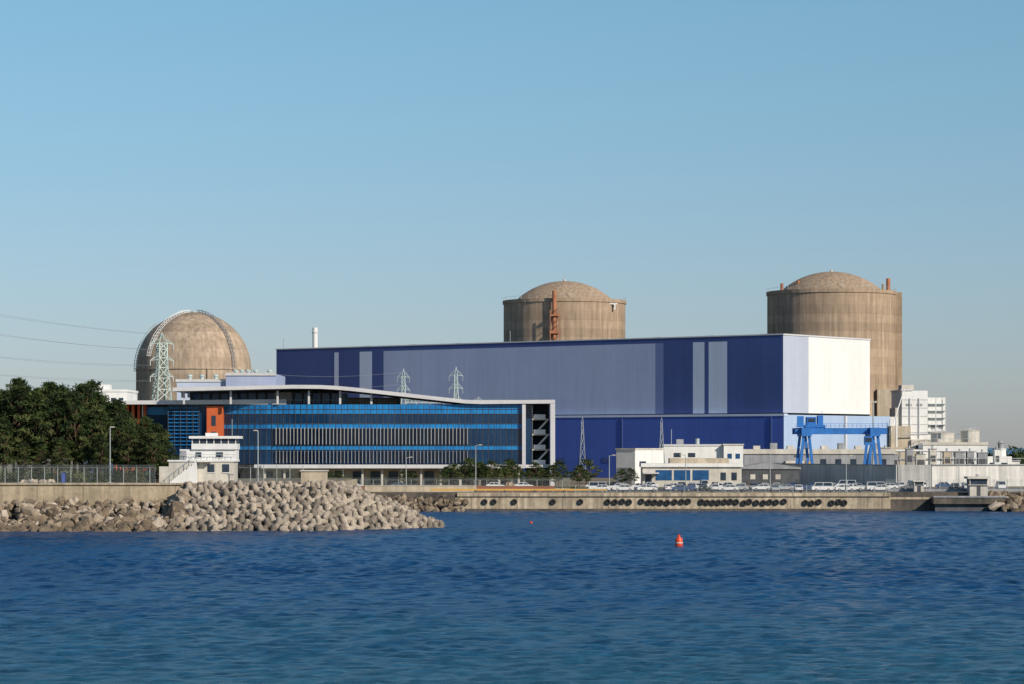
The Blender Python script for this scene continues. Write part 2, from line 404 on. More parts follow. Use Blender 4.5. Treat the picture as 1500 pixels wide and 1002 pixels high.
# ------------------------------------------------------------ containments
def dome_track(P,R,zc,az,e0,e1,m):
    prev=None
    for i in range(41):
        e=math.radians(e0+(e1-e0)*i/40); 
        def pt(da,dr): 
            a=az+da/max(R*math.cos(e),3); r=(R+dr)
            return Vector((r*math.cos(e)*math.sin(a),-r*math.cos(e)*math.cos(a),zc+r*math.sin(e)))
        cur=(pt(-.6,.2),pt(.6,.2),pt(-.6,.85),pt(.6,.85))
        if prev:
            for a,b_ in zip(prev,cur): P.strut(a,b_,.13,m)
        P.strut(cur[0],cur[1],.16,m)
        if i%2==0:
            P.strut(cur[0],cur[2],.13,m); P.strut(cur[1],cur[3],.13,m)
        prev=cur
o=Obj('containment_dome'); R=20
o['shell'].lathe([(R,0),(R,41.3)]+[(R*math.cos(math.radians(a)),41.3+R*math.sin(math.radians(a))) for a in range(3,91,3)],96,'conc_dome2')
dome_track(o['access_ladder'],R,41.3,math.radians(-44),12,84,'white'); dome_track(o['access_ladder'],R,41.3,math.radians(49),-2,84,'grey'); dome_track(o['access_ladder'],R,41.3,math.radians(-86),-2,50,'steel')
s=o['ring_platform']; s.lathe([(R+.05,40.9),(R+.35,40.9),(R+.35,41.3),(R+.05,41.3)],96,'conc_dome2',cap=False)
s.cyl(0,0,61.2,61.6,1.0,'offwhite'); s.box(-5,-2,-3,1,60.3,61.2,'offwhite')
for i in range(8): s.strut((-5+i*.6,-3,60.6),(-5+i*.6,-3,62),.1,'white')
for a in (-70,-20,20,75):
    x,y=(R+.4)*math.sin(math.radians(a)),-(R+.4)*math.cos(math.radians(a)); s.strut((x,y,4),(x,y,41),.35,'conc_dome2')
o.done((-111.6,958,0))
def containment(name,loc,ztop,zdome,butt):
    o=Obj(name); R=22.5; rd=18.2; hd=zdome-ztop
    sph=(rd*rd+hd*hd)/(2*hd); amax=math.asin(rd/sph)
    prof=[(R,0),(R,ztop-1.4),(R+.35,ztop-1.2),(R+.35,ztop),(rd,ztop+.02)]+[(sph*math.sin(amax*(1-i/14)),ztop-(sph-hd)+sph*math.cos(amax*(1-i/14))) for i in range(1,15)]
    o['shell'].lathe(prof,112,'conc_dome')
    a=o['roof_equipment']
    for k in range(40):
        t=2*math.pi*k/40; t2=2*math.pi*(k+1)/40; r=R+.1
        a.strut((r*math.cos(t),r*math.sin(t),ztop),(r*math.cos(t),r*math.sin(t),ztop+1.1),.1,'steel')
        a.strut((r*math.cos(t),r*math.sin(t),ztop+1.1),(r*math.cos(t2),r*math.sin(t2),ztop+1.1),.06,'steel')
    a.cyl(0,0,zdome-.1,zdome+.6,.5,'offwhite',n=12); a.strut((0,0,zdome),(0,0,zdome+2.6),.12,'steel')
    for k in (-.55,.05,.5): a.strut((R*.8*math.sin(k*2),-R*.8*math.cos(k*2),ztop),(R*.8*math.sin(k*2),-R*.8*math.cos(k*2),ztop+3.5),.14,'steel')
    if butt:
        b_=o['buttress']
        b_.box(20.2,24.2,-5,1,0,ztop-.3,'conc_dome')
        b_.box(-1.5,6,-25,-21,4,33,'conc_dome')
        b_.box(13.5,20.5,-20,-12,4,34,'beige')
        a.cyl(19.5,-4,ztop,ztop+4.6,.75,'rust',n=10); a.cyl(17.4,-6,ztop,ztop+2.4,.5,'conc_dome',n=10)
        a.cyl(-18.2,-8,ztop,ztop+2.6,.55,'rust',n=10); a.cyl(-12.5,-8,ztop,ztop+3.6,.5,'rust',n=10)
    else:
        s=o['vent_stack']
        s.cyl(-4.1,-24.2,45,70.5,.8,'rust',n=12)
        s.box(-5.8,-2.4,-25.6,-22.6,55,56,'rust'); s.box(-5.4,-2.2,-25.6,-22.6,61.3,61.8,'rust')
        for xq in (-5.6,-2.6):
            s.strut((xq,-25.4,45),(xq,-25.4,63.5),.3,'rust')
            for z in range(46,63,2): s.strut((-5.6,-25.4,z),(-2.6,-25.4,z+2),.16,'rust')
        a.box(15.5,19,-15.5,-14.8,66.0,66.5,'white'); a.box(17.8,18.3,-15.6,-14.9,64,66.0,'white')
    return o.done(loc)
containment('containment_building',(19.4,1010,0),68.0,75.4,False)
containment('containment_building',(112.5,962,0),68.6,75.8,True)

# ------------------------------------------------------------ turbine hall
ROT=math.atan2(-.613,.79)
o=Obj('turbine_hall'); f=o['front_cladding']; Z1=24.7; Z2=49.0
st=[(0,20.8,'navy'),(20.8,27.8,'lavl'),(27.8,29.4,'navy'),(29.4,33.8,'lavl'),(33.8,45.2,'navy'),(45.2,48.4,'navym'),(48.4,163.4,'lav'),(163.4,168.7,'navy'),(168.7,174.4,'lavl'),(174.4,184.2,'navy'),(184.2,186.2,'lavl'),(186.2,214,'navy')]
for a,b_,mm in st: 
    f.quad((-b_,0,Z1),(-a,0,Z1),(-a,0,Z2-1.6),(-b_,0,Z2-1.6),mm)
f.quad((-214,0,Z2-1.6),(0,0,Z2-1.6),(0,0,Z2),(-214,0,Z2),'navy')
sd=o['side_cladding']
sd.quad((0,0,Z1),(0,15,Z1),(0,15,Z2),(0,0,Z2),'sidelil'); sd.quad((0,15,Z1),(0,53,Z1),(0,53,Z2),(0,15,Z2),'sidewhite')
sd.quad((-214,53,0),(-214,0,0),(-214,0,Z2),(-214,53,Z2),'navy'); sd.quad((0,53,0),(-214,53,0),(-214,53,Z2),(0,53,Z2),'lav')
r=o['roof']; r.quad((-214,0,Z2-.3),(0,0,Z2-.3),(0,53,Z2-.3),(-214,53,Z2-.3),'grey')
r.box(-214.2,.2,-.2,.15,Z2,Z2+.35,'frame'); r.box(.002,.25,-.2,53.2,Z2-.1,Z2+.35,'frame')
for i in range(9): r.box(-20-i*21,-17-i*21,18,24,Z2-.3,Z2+1.3,'grey')
for xq in (-108,-211): r.strut((xq,.5,Z2),(xq,.5,Z2+4),.15,'steel')
l=o['lower_annex']
l.quad((-214,-2,0),(1.5,-2,0),(1.5,-2,Z1-1),(-214,-2,Z1-1),'royal')
l.quad((1.5,-2,0),(1.5,63.5,0),(1.5,63.5,Z1-.6),(1.5,-2,Z1-.6),'pale')
l.box(-214,1.7,-2.2,-.002,Z1-1,Z1-.3,'lavl')
l.quad((-12,53.01,0),(1.5,63.5,0),(1.5,63.5,Z1-.6),(-12,63.5,Z1-.6),'pale')
l.quad((0,0,Z1-.6),(1.5,-2,Z1-.6),(1.5,63.5,Z1-.6),(0,63.5,Z1-.6),'grey')
for i in range(5): l.box(1.52,1.62,6+i*11,8.4+i*11,9,12,'win')
for i in range(12): l.box(-14-i*9,-11-i*9,-2.12,-2.02,9,10.6,'navy')
for x in (-3,-60,-115): l.box(x-.25,x+.25,-2.35,-2.02,4,Z1-1,'navy')
l.box(1.52,1.7,20,25,4,10,'grey'); l.box(1.52,2.2,34,35,4,24,'frame')
o.done((84.4,850,0),ROT)

# ------------------------------------------------------------ office building
o=Obj('office_building')
def xf(x):
    return 698+ (0 if x>-45 else ((-45-x)/30)**2*7)
def band(P,x0,x1,z0,z1,m,off=0,n=14):
    for i in range(n):
        a=x0+(x1-x0)*i/n; b_=x0+(x1-x0)*(i+1)/n
        P.quad((a,xf(a)-off,z0),(b_,xf(b_)-off,z0),(b_,xf(b_)-off,z1),(a,xf(a)-off,z1),m)
gl=o['glazing']
for z0,z1,mm in ((9.6,13.3,'glass'),(13.3,14.4,'glassb'),(14.4,18.7,'glass'),(18.7,20.0,'glassb'),(20.0,22.5,'glass'),(22.5,24.9,'glassb')):
    band(gl,-74.5,2.6,z0,z1,mm)
ml=o['mullions']
for i in range(52):
    x=-73.5+i*1.5
    ml.box(x-.04,x+.04,xf(x)-.1,xf(x)-.02,9.6,24.9,'dkgrey')
for z in (13.3,14.4,18.7,20.0,22.5,23.7):
    for i in range(14):
        a=-74.5+77.1*i/14; b_=a+77.1/14; ml.strut((a,xf(a)-.12,z),(b_,xf(b_)-.12,z),.1,'dkgrey')
fn=o['fins']
for i in range(54):
    x=-60.4+i*.925
    fn.box(x-.09,x+.09,xf(x)-.7,xf(x)-.2,14.7,19.0,'fin')
    fn.box(x-.06,x+.06,xf(x)-.6,xf(x)-.2,9.9,13.1,'fin')
band(o['slabs'],-66,3.2,8.6,9.55,'frame',1.2)
s=o['slabs']
s.box(-66,11,698.6,725,8.7,9.5,'frame')
s.box(-64,3,697.0,698.4,8.6,9.5,'frame')
s=o['ground_floor']; s.box(-66,3,703,728,4,8.7,'beige')
for i in range(15): s.box(-64+i*4.6,-61.5+i*4.6,702.9,702.97,4.6,7.8,'win')
for i in range(14): s.box(-63.5+i*5,-63+i*5,698.8,699.3,4,8.6,'offwhite')
s=o['core']; s.box(-74,2.55,714,740,4,25.2,'dkgrey'); s.quad((-74.5,xf(-74.5),9.6),(-74.5,714,9.6),(-74.5,714,24.9),(-74.5,xf(-74.5),24.9),'glass')
s.quad((2.6,698,9.6),(2.6,714,9.6),(2.6,714,24.9),(2.6,698,24.9),'dkgrey')
s.quad((-74.5,706,24.95),(2.6,698,24.95),(2.6,740,24.95),(-74.5,740,24.95),'grey')
rf=o['roof_canopy']
top=[(11,26.1),(-8,25.95),(-12,26.1),(-26,27.65),(-41,29.3),(-44.5,29.6),(-49,29.85),(-56,29.9),(-86.6,29.2)]
for (x0,z0),(x1,z1) in zip(top[:-1],top[1:]):
    rf.prism([(x0,z0),(x0,z0-.95),(x1,z1-.95),(x1,z1)][::-1],696.6,738,'frame')
rf.box(9.8,11,696.6,708,4,25.1,'frame'); rf.box(2.6,3.5,696.9,700,8.7,24.9,'frame')
t=o['penthouse']
t.box(-84,-46,712,735,24.96,28.5,'dkgrey'); t.box(-46,-30,716,735,24.96,27.0,'beige')
for i in range(17): t.box(-83+i*2.4,-81.2+i*2.4,711.9,711.97,25.4,28.0,'winblue')
t.box(-62,-57.5,711.7,711.88,25,28.3,'offwhite')
for x in (-84,-72,-60,-52,-44,-36): t.box(x-.25,x+.25,699,699.5,25,28.4 if x<-40 else 27.7,'frame')
for i in range(30): t.strut((-74+i*2.5,707.5,25),(-74+i*2.5,707.5,26.2),.07,'steel')
t.strut((-74,707.5,26.2),(0,707.5,26.2),.08,'steel')
s=o['stair_tower']; s.box(3.6,9.7,708.5,738,4,24.9,'dkgrey'); s.box(3.55,5.0,701.5,708.5,9.6,24.9,'glass')
for k in range(4):
    z=9.6+k*3.9
    s.box(5.2,9.7,701,708.3,z-.35,z,'offwhite'); s.box(5.6,8.6,700.9,701.0,z,z+1.1,'white')
    if k<3:
        s.strut((5.8,702,z),(9.2,702,z+3.6),.5,'white'); s.strut((5.8,703.4,z),(9.2,703.4,z+3.6),.3,'frame')
s.box(5.1,5.3,701.5,703,9.6,24.9,'frame')
l=o['left_wing']
l.box(-104,-89,712,735,4,25,'glass'); l.box(-88.6,-78.6,704,735,4,25,'glass')
l.box(-95.4,-88.6,709,712,22.4,24.4,'glassb'); l.box(-95.4,-88.6,709,712,17.0,18.2,'glassb'); l.box(-95.4,-88.6,709.3,712,4,17,'glass'); l.box(-95.4,-88.6,709.3,712,18.2,22.4,'glass')
for k in range(11):
    z=14.5+k*.95; l.box(-88.7,-80.6,703.3,703.9,z,z+.16,'glassb')
for i in range(6): l.box(-88.6+i*1.6,-88.5+i*1.6,703.1,703.3,10,24.8,'dkgrey')
l.box(-78.55,-74.3,702.5,735,4,24.6,'orange')
for z in (19.5,15.4): l.box(-77.3,-76.2,702.4,702.48,z,z+2.6,'win')
l.box(-78.55,-74.3,702.4,702.48,13.5,13.9,'offwhite')
for i in range(6): l.box(-103+i*1.5,-102.3+i*1.5,707,711.8,8,24.9,'orange')
l.box(-95.7,-95.4,706,711.8,8,24.9,'offwhite')
l.prism([(-106.5,25.0),(-106.5,25.9),(-58,26.3),(-58,25.0)][::-1],701.5,711.6,'frame')
l.box(-106.5,-86,711.7,738,25.05,25.9,'frame')
o.done()

# ------------------------------------------------------------ secondary plant buildings
def windows(P,x0,x1,z0,z1,y,n,m='win',gap=.45):
    w_=(x1-x0)/n
    for i in range(n): P.box(x0+w_*(i+gap/2),x0+w_*(i+1-gap/2),y-.06,y-.01,z0,z1,m)
o=Obj('auxiliary_building'); s=o['walls']
s.box(-108,-92,880,915,4,35.6,'lavl'); s.box(-92,-76,878,915,4,37.6,'lav'); s.box(-108.4,-91.8,879.7,880,35.0,35.9,'frame'); s.box(-92.2,-75.8,877.6,878,37.0,37.9,'frame')
v=o['roof_vents']
for i,x in enumerate((-105,-101,-96.5,-90,-88,-86,-83.5,-79)):
    v.cyl(x,890,35.6,37.0+(1.6 if i>2 else 0),.6,'steelg',n=10); v.lathe([(.9,37.0+(1.6 if i>2 else 0)),(.9,37.4+(1.6 if i>2 else 0)),(0.1,37.8+(1.6 if i>2 else 0))],10,'steelg',x,890)
windows(o['windows'],-107,-93,30,32,880,7); o.done()
o=Obj('exhaust_stack'); o['pipe'].cyl(-75,1040,4,59.5,1.0,'white'); o['collar'].cyl(-75,1040,57.5,57.9,1.25,'frame'); o['lower_collar'].cyl(-75,1040,48,48.5,1.3,'frame'); o.done()
o=Obj('white_building'); s=o['walls']; s.box(-113,-101.5,720,740,4,28.6,'white'); s.box(-113.2,-101.3,719.8,740.2,28.6,29.2,'white'); windows(o['windows'],-112.5,-102,25.5,27,720,5); 
o['rooftop_cabin'].box(-110,-107,725,730,29.2,30.6,'white'); o.done()
o=Obj('workshop_building'); s=o['walls']; s.box(-6.2,0,0,13.4,0,9.3,'white'); s.box(-6.4,.2,-.2,13.6,9.3,9.7,'offwhite')
s.box(-5.5,-1,-.1,-.02,0,4.5,'grey'); o['windows'].box(.02,.1,2,5,5,6.2,'win'); o['doors'].box(.02,.12,5.2,7.8,0,3.6,'grey'); o.done((32.9,730,4),ROT)
o=Obj('admin_building'); s=o['walls']; s.box(42,58.8,760,775,4,14.3,'white'); s.box(58.8,64.2,758,775,4,14.5,'white'); s.box(41.8,58.7,759.8,775,14.3,14.8,'frame'); s.box(58.6,64.4,757.8,775,14.5,14.9,'offwhite')
windows(o['windows'],44,52,11.2,12.4,760,2,'win',.5); windows(o['windows'],59.3,63.8,10.8,12.2,758,2,'winblue'); windows(o['windows'],43,58,6.8,8.5,760,7)
o['roof_units'].box(46,48,764,767,14.8,16.2,'grey'); o['roof_units'].cyl(52,766,14.8,16.4,.6,'steel'); o['roof_units'].strut((44.5,762,14.8),(44.5,762,19),.15,'steel'); o.done()
o=Obj('security_office'); s=o['walls']; s.box(33,58,690,700,4,9.0,'offwhite'); s.box(32.6,58.4,689.4,700.4,9.0,9.9,'white'); s.box(40,55,692,699,9.9,11.2,'beige')
windows(o['windows'],36,50,5.6,8.2,690,3,'winblue',.12); windows(o['windows'],52,57.5,5.6,7.6,690,2,'win',.5); o['doors'].box(33.7,35.3,689.9,689.97,4,7,'win'); o['awning'].box(33,37,687.5,689.9,7.3,7.6,'frame')
o.done()
o=Obj('pump_house'); s=o['walls']; s.box(68,112,800,815,4,12.0,'grey'); s.box(67.6,112.4,799.6,815.4,12.0,13.4,'offwhite')
windows(o['windows'],89,111,8.5,10.5,800,5,'win',.6); s.box(80,86,798,800,4,10,'offwhite')
for i in range(8): o['roof_units'].box(71+i*5,73+i*5,803,806,13.4,14.4+(i%2)*.8,'grey' if i%2 else 'offwhite')
o.done()
o=Obj('equipment_shed'); s=o['walls']; s.box(59,76,722,732,4,8.2,'dkgrey'); s.prism([(58.6,8.2),(76.4,8.2),(76.4,8.6),(67.5,9.9),(58.6,8.6)],721.6,732.4,'grey'); windows(o['windows'],62,72,5.5,6.8,722,3,'offwhite',.6); o.done()
o=Obj('process_building'); s=o['walls']
s.box(128.5,137,900,925,4,32.6,'white'); s.box(137,143.5,903,925,4,30.4,'white'); s.box(124,131,897,900,4,21,'beige'); s.box(131,150,896,899.9,4,16.5,'offwhite'); s.box(128.2,132,899.7,925,32.6,33.1,'frame')
s.box(129,133,904,912,33.1,34.6,'offwhite'); s.box(118,128.4,893,899,4,14,'beige')
s.box(126.5,128.5,901,915,4,27,'offwhite'); s.box(123.5,126.5,900.5,912,4,24,'white')
d=o['details']
for k in range(9): d.box(128.6,136.9,899.82,899.94,8+k*2.7,8.12+k*2.7,'frame')
for x in (131,134,139.5): d.box(x,x+.3,899.6,899.9,17,30.2,'frame')
windows(o['windows'],132,149,12.5,14.5,896,8); windows(o['windows'],138,143,20,21.3,903,2,'grey'); windows(o['windows'],129,136,27.5,28.3,900,2,'grey')
for i in range(7): d.strut((137+i,903,30.4),(137+i,903,31.7),.1,'steel')
d.strut((137,903,31.7),(143.5,903,31.7),.1,'steel')
d.strut((126,895,5),(126,895,24),.5,'white',n=8); d.strut((128,895.5,18),(150,895.5,18.6),.35,'steel',n=8)
d.strut((129,898,33),(124,897,18),.3,'white')
for k in range(5):
    d.box(137.2,143.3,901.9,902.9,19+k*2.3,19.15+k*2.3,'steel')
d.strut((137.3,902,19),(137.3,902,30.5),.18,'steel'); d.strut((143.2,902,19),(143.2,902,30.5),.18,'steel')
o.done()
o=Obj('white_annex_building'); s=o['walls']; s.box(119,131,872,880,4,13.5,'beige'); s.box(131,151.5,870,880,4,15.2,'white'); s.box(130.8,151.7,869.7,870,14.7,15.6,'offwhite'); s.box(136,141,872,878,15.2,16.6,'offwhite'); s.box(151.5,160,874,884,4,11,'white')
windows(o['windows'],133,143,11,12.4,870,3,'win',.6); windows(o['windows'],120,130,9.5,11,872,2,'win',.6); windows(o['windows'],152,159.5,7.5,9,874,2); d=o['railings']
for i in range(11): d.strut((131.5+i*2,870.4,15.6),(131.5+i*2,870.4,16.7),.1,'steel')
d.strut((131.5,870.4,16.7),(151.5,870.4,16.7),.1,'steel'); o.done()
for i,(x,y,r,hh) in enumerate(((140,888,3.8,19.0),(149,888,3.0,19.8))):
    o=Obj('storage_tank'); o['shell'].lathe([(r,4),(r,hh-.8),(r+.12,hh-.7),(r+.12,hh-.5),(r,hh-.5),(r*.6,hh),(0,hh+.4)],28,'offwhite',x,y)
    for k in range(18): 
        a=k*math.pi/9; o['railing'].strut((x+r*math.cos(a),y+r*math.sin(a),hh-.5),(x+r*math.cos(a),y+r*math.sin(a),hh+.6),.08,'steel')
        o['railing'].strut((x+r*math.cos(a),y+r*math.sin(a),hh+.6),(x+r*math.cos(a+.35),y+r*math.sin(a+.35),hh+.6),.08,'steel')
    o['ladder'].strut((x-1,y-r-.2,4),(x-1,y-r-.2,hh),.25,'steel'); o.done()
# yard plant between the hall and the perimeter wall: switch cabinets, duct boxes, pipe racks
o=Obj('pipe_rack'); s=o['frame']
for i in range(12):
    x=106+i*3.2
    s.strut((x,835,4),(x,835,12.6),.22,'steel'); s.strut((x,838,4),(x,838,12.6),.22,'steel'); s.strut((x,835,12.4),(x,838,12.4),.2,'steel'); s.strut((x,835,9.8),(x,838,9.8),.2,'steel')
    if i<11: s.strut((x,835,4+(i%2)*8),(x+3.2,835,12-(i%2)*8),.12,'steel')
for yq,z,w_,mm in ((835.5,12.9,.5,'white'),(836.6,12.9,.6,'offwhite'),(837.6,12.8,.4,'rust'),(835.8,10.2,.5,'grey'),(837,10.2,.6,'offwhite')):
    o['pipes'].strut((105.5,yq,z),(142,yq,z),w_,mm,n=8)
o.done()
for i in range(12):
    x=104+i*3.7+rng.uniform(-.8,.8); y=rng.uniform(818,830); w_=rng.uniform(1.6,3); hh=rng.uniform(6.5,9.6); mm=rng.choice(['offwhite','grey','white','beige'])
    o=Obj('equipment_enclosure'); o['housing'].box(x,x+w_,y,y+3,4,4+hh,mm); o['roof'].box(x-.15,x+w_+.15,y-.15,y+3.15,4+hh,4+hh+.2,'grey')
    o['louvres'].box(x+.3,x+w_-.3,y-.08,y-.02,4+hh*.6,4+hh*.8,'dkgrey'); o['vent'].cyl(x+w_/2,y+1.5,4+hh+.2,4+hh+1.1,.3,'steel',n=10); o.done()
def wallseg(P,a,b_,z0,z1,t,m):
    a=Vector(a);b_=Vector(b_);d=(b_-a).normalized();n=Vector((-d.y,d.x))*t/2
    q=[a-n,b_-n,b_+n,a+n]; P.add([(v.x,v.y,z0) for v in q]+[(v.x,v.y,z1) for v in q],[(0,3,2,1),(4,5,6,7),(0,1,5,4),(1,2,6,5),(2,3,7,6),(3,0,4,7)],m)
M['pwall']=mat('perimeter_wall_paint',(0.62,0.61,0.58),(0.52,0.51,0.49),0.8,0.1,0.25,0.05,seamx=5,seamw=.15,seamd=.8)
o=Obj('perimeter_wall'); s=o['wall']
wallseg(s,(72,760),(97.6,692),3.9,9.3,.5,'pwall'); wallseg(s,(97.9,692),(106,690.5),3.9,9.5,.6,'pwall'); wallseg(s,(106.1,690.5),(190,716),3.9,9.4,.5,'pwall')
wallseg(o['coping'],(106.1,690.3),(190,715.8),9.4,9.65,.8,'grey'); wallseg(o['coping'],(72,760),(97.6,692),9.3,9.55,.8,'grey')
for i in range(30):
    a=Vector((106.1,690.5)).lerp(Vector((190,716)),i/29); o['posts'].strut((a.x,a.y,9.6),(a.x,a.y,11.2),.1,'steel')
wallseg(o['posts'],(106.1,690.5),(190,716),11.1,11.2,.08,'steel')
o.done()
# gantry crane
o=Obj('gantry_crane')
L=o['legs']
for x in (81.5,100.5):
    for y in (756,766):
        L.strut((x-2.2,y,4),(x-.7,y,17.5),.8,'crane'); L.strut((x+2.2,y,4),(x+.7,y,17.5),.8,'crane'); L.strut((x-1.9,y,7),(x+1.9,y,7),.5,'crane'); L.box(x-3,x+3,y-.5,y+.5,4,4.9,'crane')
    L.box(x-1.4,x+1.4,755,767,17,19.4,'crane'); L.strut((x-.5,755.5,17.5),(x-1.5,766.5,7),.5,'crane'); L.strut((x,756,8),(x,766,8),.6,'crane')
B_=o['bridge']; B_.box(78.5,104,757,758.4,17.6,19.3,'crane'); B_.box(78.5,104,763.6,765,17.6,19.3,'crane')
for i in range(22):
    B_.strut((78.7+i*1.2,756.6,19.3),(78.7+i*1.2,756.6,20.5),.09,'crane')
B_.strut((78.7,756.6,20.5),(104,756.6,20.5),.1,'crane'); B_.strut((78.7,756.6,19.9),(104,756.6,19.9),.08,'crane')
t=o['trolley']; t.box(81.5,87,758,764,19.3,20.2,'crane'); t.box(82,84.5,758.5,763,20.2,22.4,'crane'); t.box(85,86.5,759,762,20.2,22.8,'crane'); t.box(79,80.8,756.3,757,19.5,22.6,'crane')
t.box(82.3,84.2,758.4,758.47,21,22,'win'); t.strut((86,757.8,22.8),(86,757.8,24),.12,'crane'); t.strut((83,760,18),(83,760,10),.1,'cable'); t.box(82.5,83.5,759.5,760.5,9,10,'yellow')
c=o['cabin']; c.box(97.5,99.6,754.8,756.8,14.6,17,'crane'); c.box(97.7,99.4,754.7,754.78,15.4,16.6,'win')
o.done()
def mast(name,x,y,z0,z1,w=.3,arm=0,m='steel'):
    o=Obj(name); o['pole'].strut((x,y,z0),(x,y,z1),w,m,w*.6,n=8)
    o['base'].box(x-.3,x+.3,y-.3,y+.3,z0,z0+.3,'grey')
    if arm:
        o['arm'].strut((x,y,z1-.1),(x+arm,y,z1+.15),w*.5,m,n=6); o['lamp_head'].box(x+arm-.4,x+arm+.4,y-.15,y+.15,z1+.05,z1+.22,'offwhite')
    else:
        o['floodlight_bar'].box(x-.9,x+.9,y-.1,y+.1,z1-.3,z1,'steel')
        for k in (-.7,0,.7): o['floodlights'].box(x+k-.25,x+k+.25,y-.35,y-.12,z1-.35,z1+.2,'offwhite')
    return o.done()
mast('floodlight_mast',103.2,780,4,27,.5)
for x,y,z0,z1,a in ((-70.5,479,7.6,17.4,.4),(-44.6,479.5,7.6,16.8,-.4),(-8.5,640,4,14.4,1.1),(22.8,640,4,12,1.1),(60.5,640,4,12.5,-1.1),(75.5,617,4,12,1.1),(98,640,4,13,1.1),(110,672,4,12,1.1),(-25,645,4,11.5,1.1),(42.5,668,4,12,-1.1)):
    mast('street_lamp',x,y,z0,z1,.2,a)

# ------------------------------------------------------------ pylons
def pylon(name,loc,H,wb,wt,m='steelg',th=.26,arms=3,rot=0,aw=None):
    o=Obj(name); P=o['lattice']; n=max(6,int(H/3.4)); lv=[]
    for i in range(n+1):
        t=i/n; t=1-(1-t)**1.25; wd=wb+(wt-wb)*min(1,t*1.15); z=H*t*.93
        lv.append([Vector((sx*wd/2,sy*wd/2,z)) for sx,sy in ((-1,-1),(1,-1),(1,1),(-1,1))])
    for a,b_ in zip(lv[:-1],lv[1:]):
        for k in range(4):
            P.strut(a[k],b_[k],th,m); P.strut(a[k],b_[(k+1)%4],th*.6,m); P.strut(a[(k+1)%4],b_[k],th*.6,m); P.strut(b_[k],b_[(k+1)%4],th*.6,m)
    for k in range(4): P.strut(lv[-1][k],(0,0,H),th*.7,m)
    A=o['cross_arms']; aw=aw or wb*.6
    for j in range(arms):
        z=H*(.93-.11*j)
        for sx in (-1,1):
            for yq in (-wt/2,wt/2): A.strut((sx*wt/2,yq,z),(sx*aw,0,z-.3),th*.6,m); A.strut((sx*wt/2,yq,z+1.3),(sx*aw,0,z-.3),th*.5,m)
            A.strut((sx*aw,0,z-.3),(sx*aw,0,z-1.8),th*.7,'steel')
    return o.done(loc,rot)
pylon('transmission_tower',(-102.6,800,4),43.5,8.5,2.4,th=.34,arms=3,rot=.5,aw=3.6)
pylon('transmission_tower',(-205,760,4),62,9,1.8,th=.3,arms=4,rot=.5)
pylon('transmission_tower',(-31.8,800,4),33,4.5,.9,'steelg',.2,2,aw=1.8)
pylon('transmission_tower',(-16.4,800,4),33.5,4.8,.9,'steelg',.22,3,aw=2)
pylon('transmission_tower',(-10,812,4),25,4,.9,'steelg',.2,1)
pylon('lattice_mast',(19.6,760,4),18.4,2.2,.5,'steel',.13,0)
pylon('lattice_mast',(41.4,756,4),18.2,2.4,.5,'steel',.13,0)
o=Obj('switchyard_gantry'); s=o['beam']
for i in range(14):
    x=-31+i*1.1; s.strut((x,800,27),(x+1.1,800,28),.14,'steelg'); s.strut((x,800,28),(x+1.1,800,27),.14,'steelg')
s.strut((-31,800,27),(-16,800,27),.2,'steelg'); s.strut((-31,800,28),(-16,800,28),.2,'steelg')
for x in (-28,-24,-20): o['insulators'].strut((x,800,27),(x,800,25),.3,'steel')
o.done()
def cable(P,a,b_,sag,w=.09,n=18):
    a=Vector(a);b_=Vector(b_);pr=None
    for i in range(n+1):
        t=i/n; p=a.lerp(b_,t); p.z-=sag*4*t*(1-t)
        if pr: P.strut(pr,p,w,'cable',n=3)
        pr=p
o=Obj('power_lines'); P=o['c']
for (za,zb,s) in ((47,65,3),(42.4,58,3),(38,50,3.5),(33.5,43,3)):
    for sx in (-1,1):
        cable(P,(-102.6+sx*3.3,800+sx*1.8,za),(-205+sx*6,760+sx*3,zb),s*(1+.15*sx),.045)
for z in (34,30.5): 
    cable(P,(-99,800,z+6),(-31.8,800,z+2),3,.045)
o.done()

# ------------------------------------------------------------ watch post on seawall
o=Obj('guard_post_building'); s=o['walls']
s.box(-60.2,-48.8,479,486,7.6,11.6,'offwhite'); s.box(-58.4,-48.6,480,486,11.6,13.6,'white'); s.box(-60.4,-48.5,478.8,486.2,11.45,11.75,'white')
s.box(-56.3,-48.4,479.6,485.5,13.6,14.6,'white'); s.box(-56.2,-48.5,479.8,485.3,14.6,15.5,'win'); s.box(-56.7,-47.9,479.2,486,15.5,15.95,'white'); s.box(-54,-52,481,483,15.95,16.5,'white')
for i in range(7): s.box(-56.25+i*1.27,-56.1+i*1.27,479.72,479.8,14.6,15.5,'white')
s.box(-61.9,-60.2,479,484,7.6,10.6,'offwhite')
for a,b_,z0,z1 in ((-53.4,-52.2,9.6,11),(-50.8,-49.6,9.6,11),(-55.6,-54.6,12.2,13.1),(-52,-50.8,12.2,13.1)):
    y=478.96 if z0<11 else 479.96
    o['windows'].box(a,b_,y-.05,y,z0,z1,'win'); o['windows'].box(a-.1,b_+.1,y-.08,y,z0-.15,z0-.02,'white')
st=o['stairs']
for k in range(14):
    x=-60.2+k*.36; st.box(x,x+.36,477.4,478.75,7.6,7.75+k*.29,'white')
st.strut((-60.2,477.3,8.9),(-55.1,477.3,12.8),.09,'steel'); 
for k in range(7): st.strut((-60.2+k*.85,477.3,7.7+k*.62),(-60.2+k*.85,477.3,8.9+k*.65),.07,'steel')
st.box(-55.1,-52.6,477.4,478.75,11.4,11.7,'white')
o['doors'].box(-58.3,-57.2,479.9,479.97,11.76,13.4,'grey')
o['railing'].strut((-58.4,479.4,12.7),(-48.6,479.4,12.7),.08,'steel')
for k in range(10): o['railing'].strut((-58.3+k*1.05,479.4,11.7),(-58.3+k*1.05,479.4,12.7),.07,'steel')
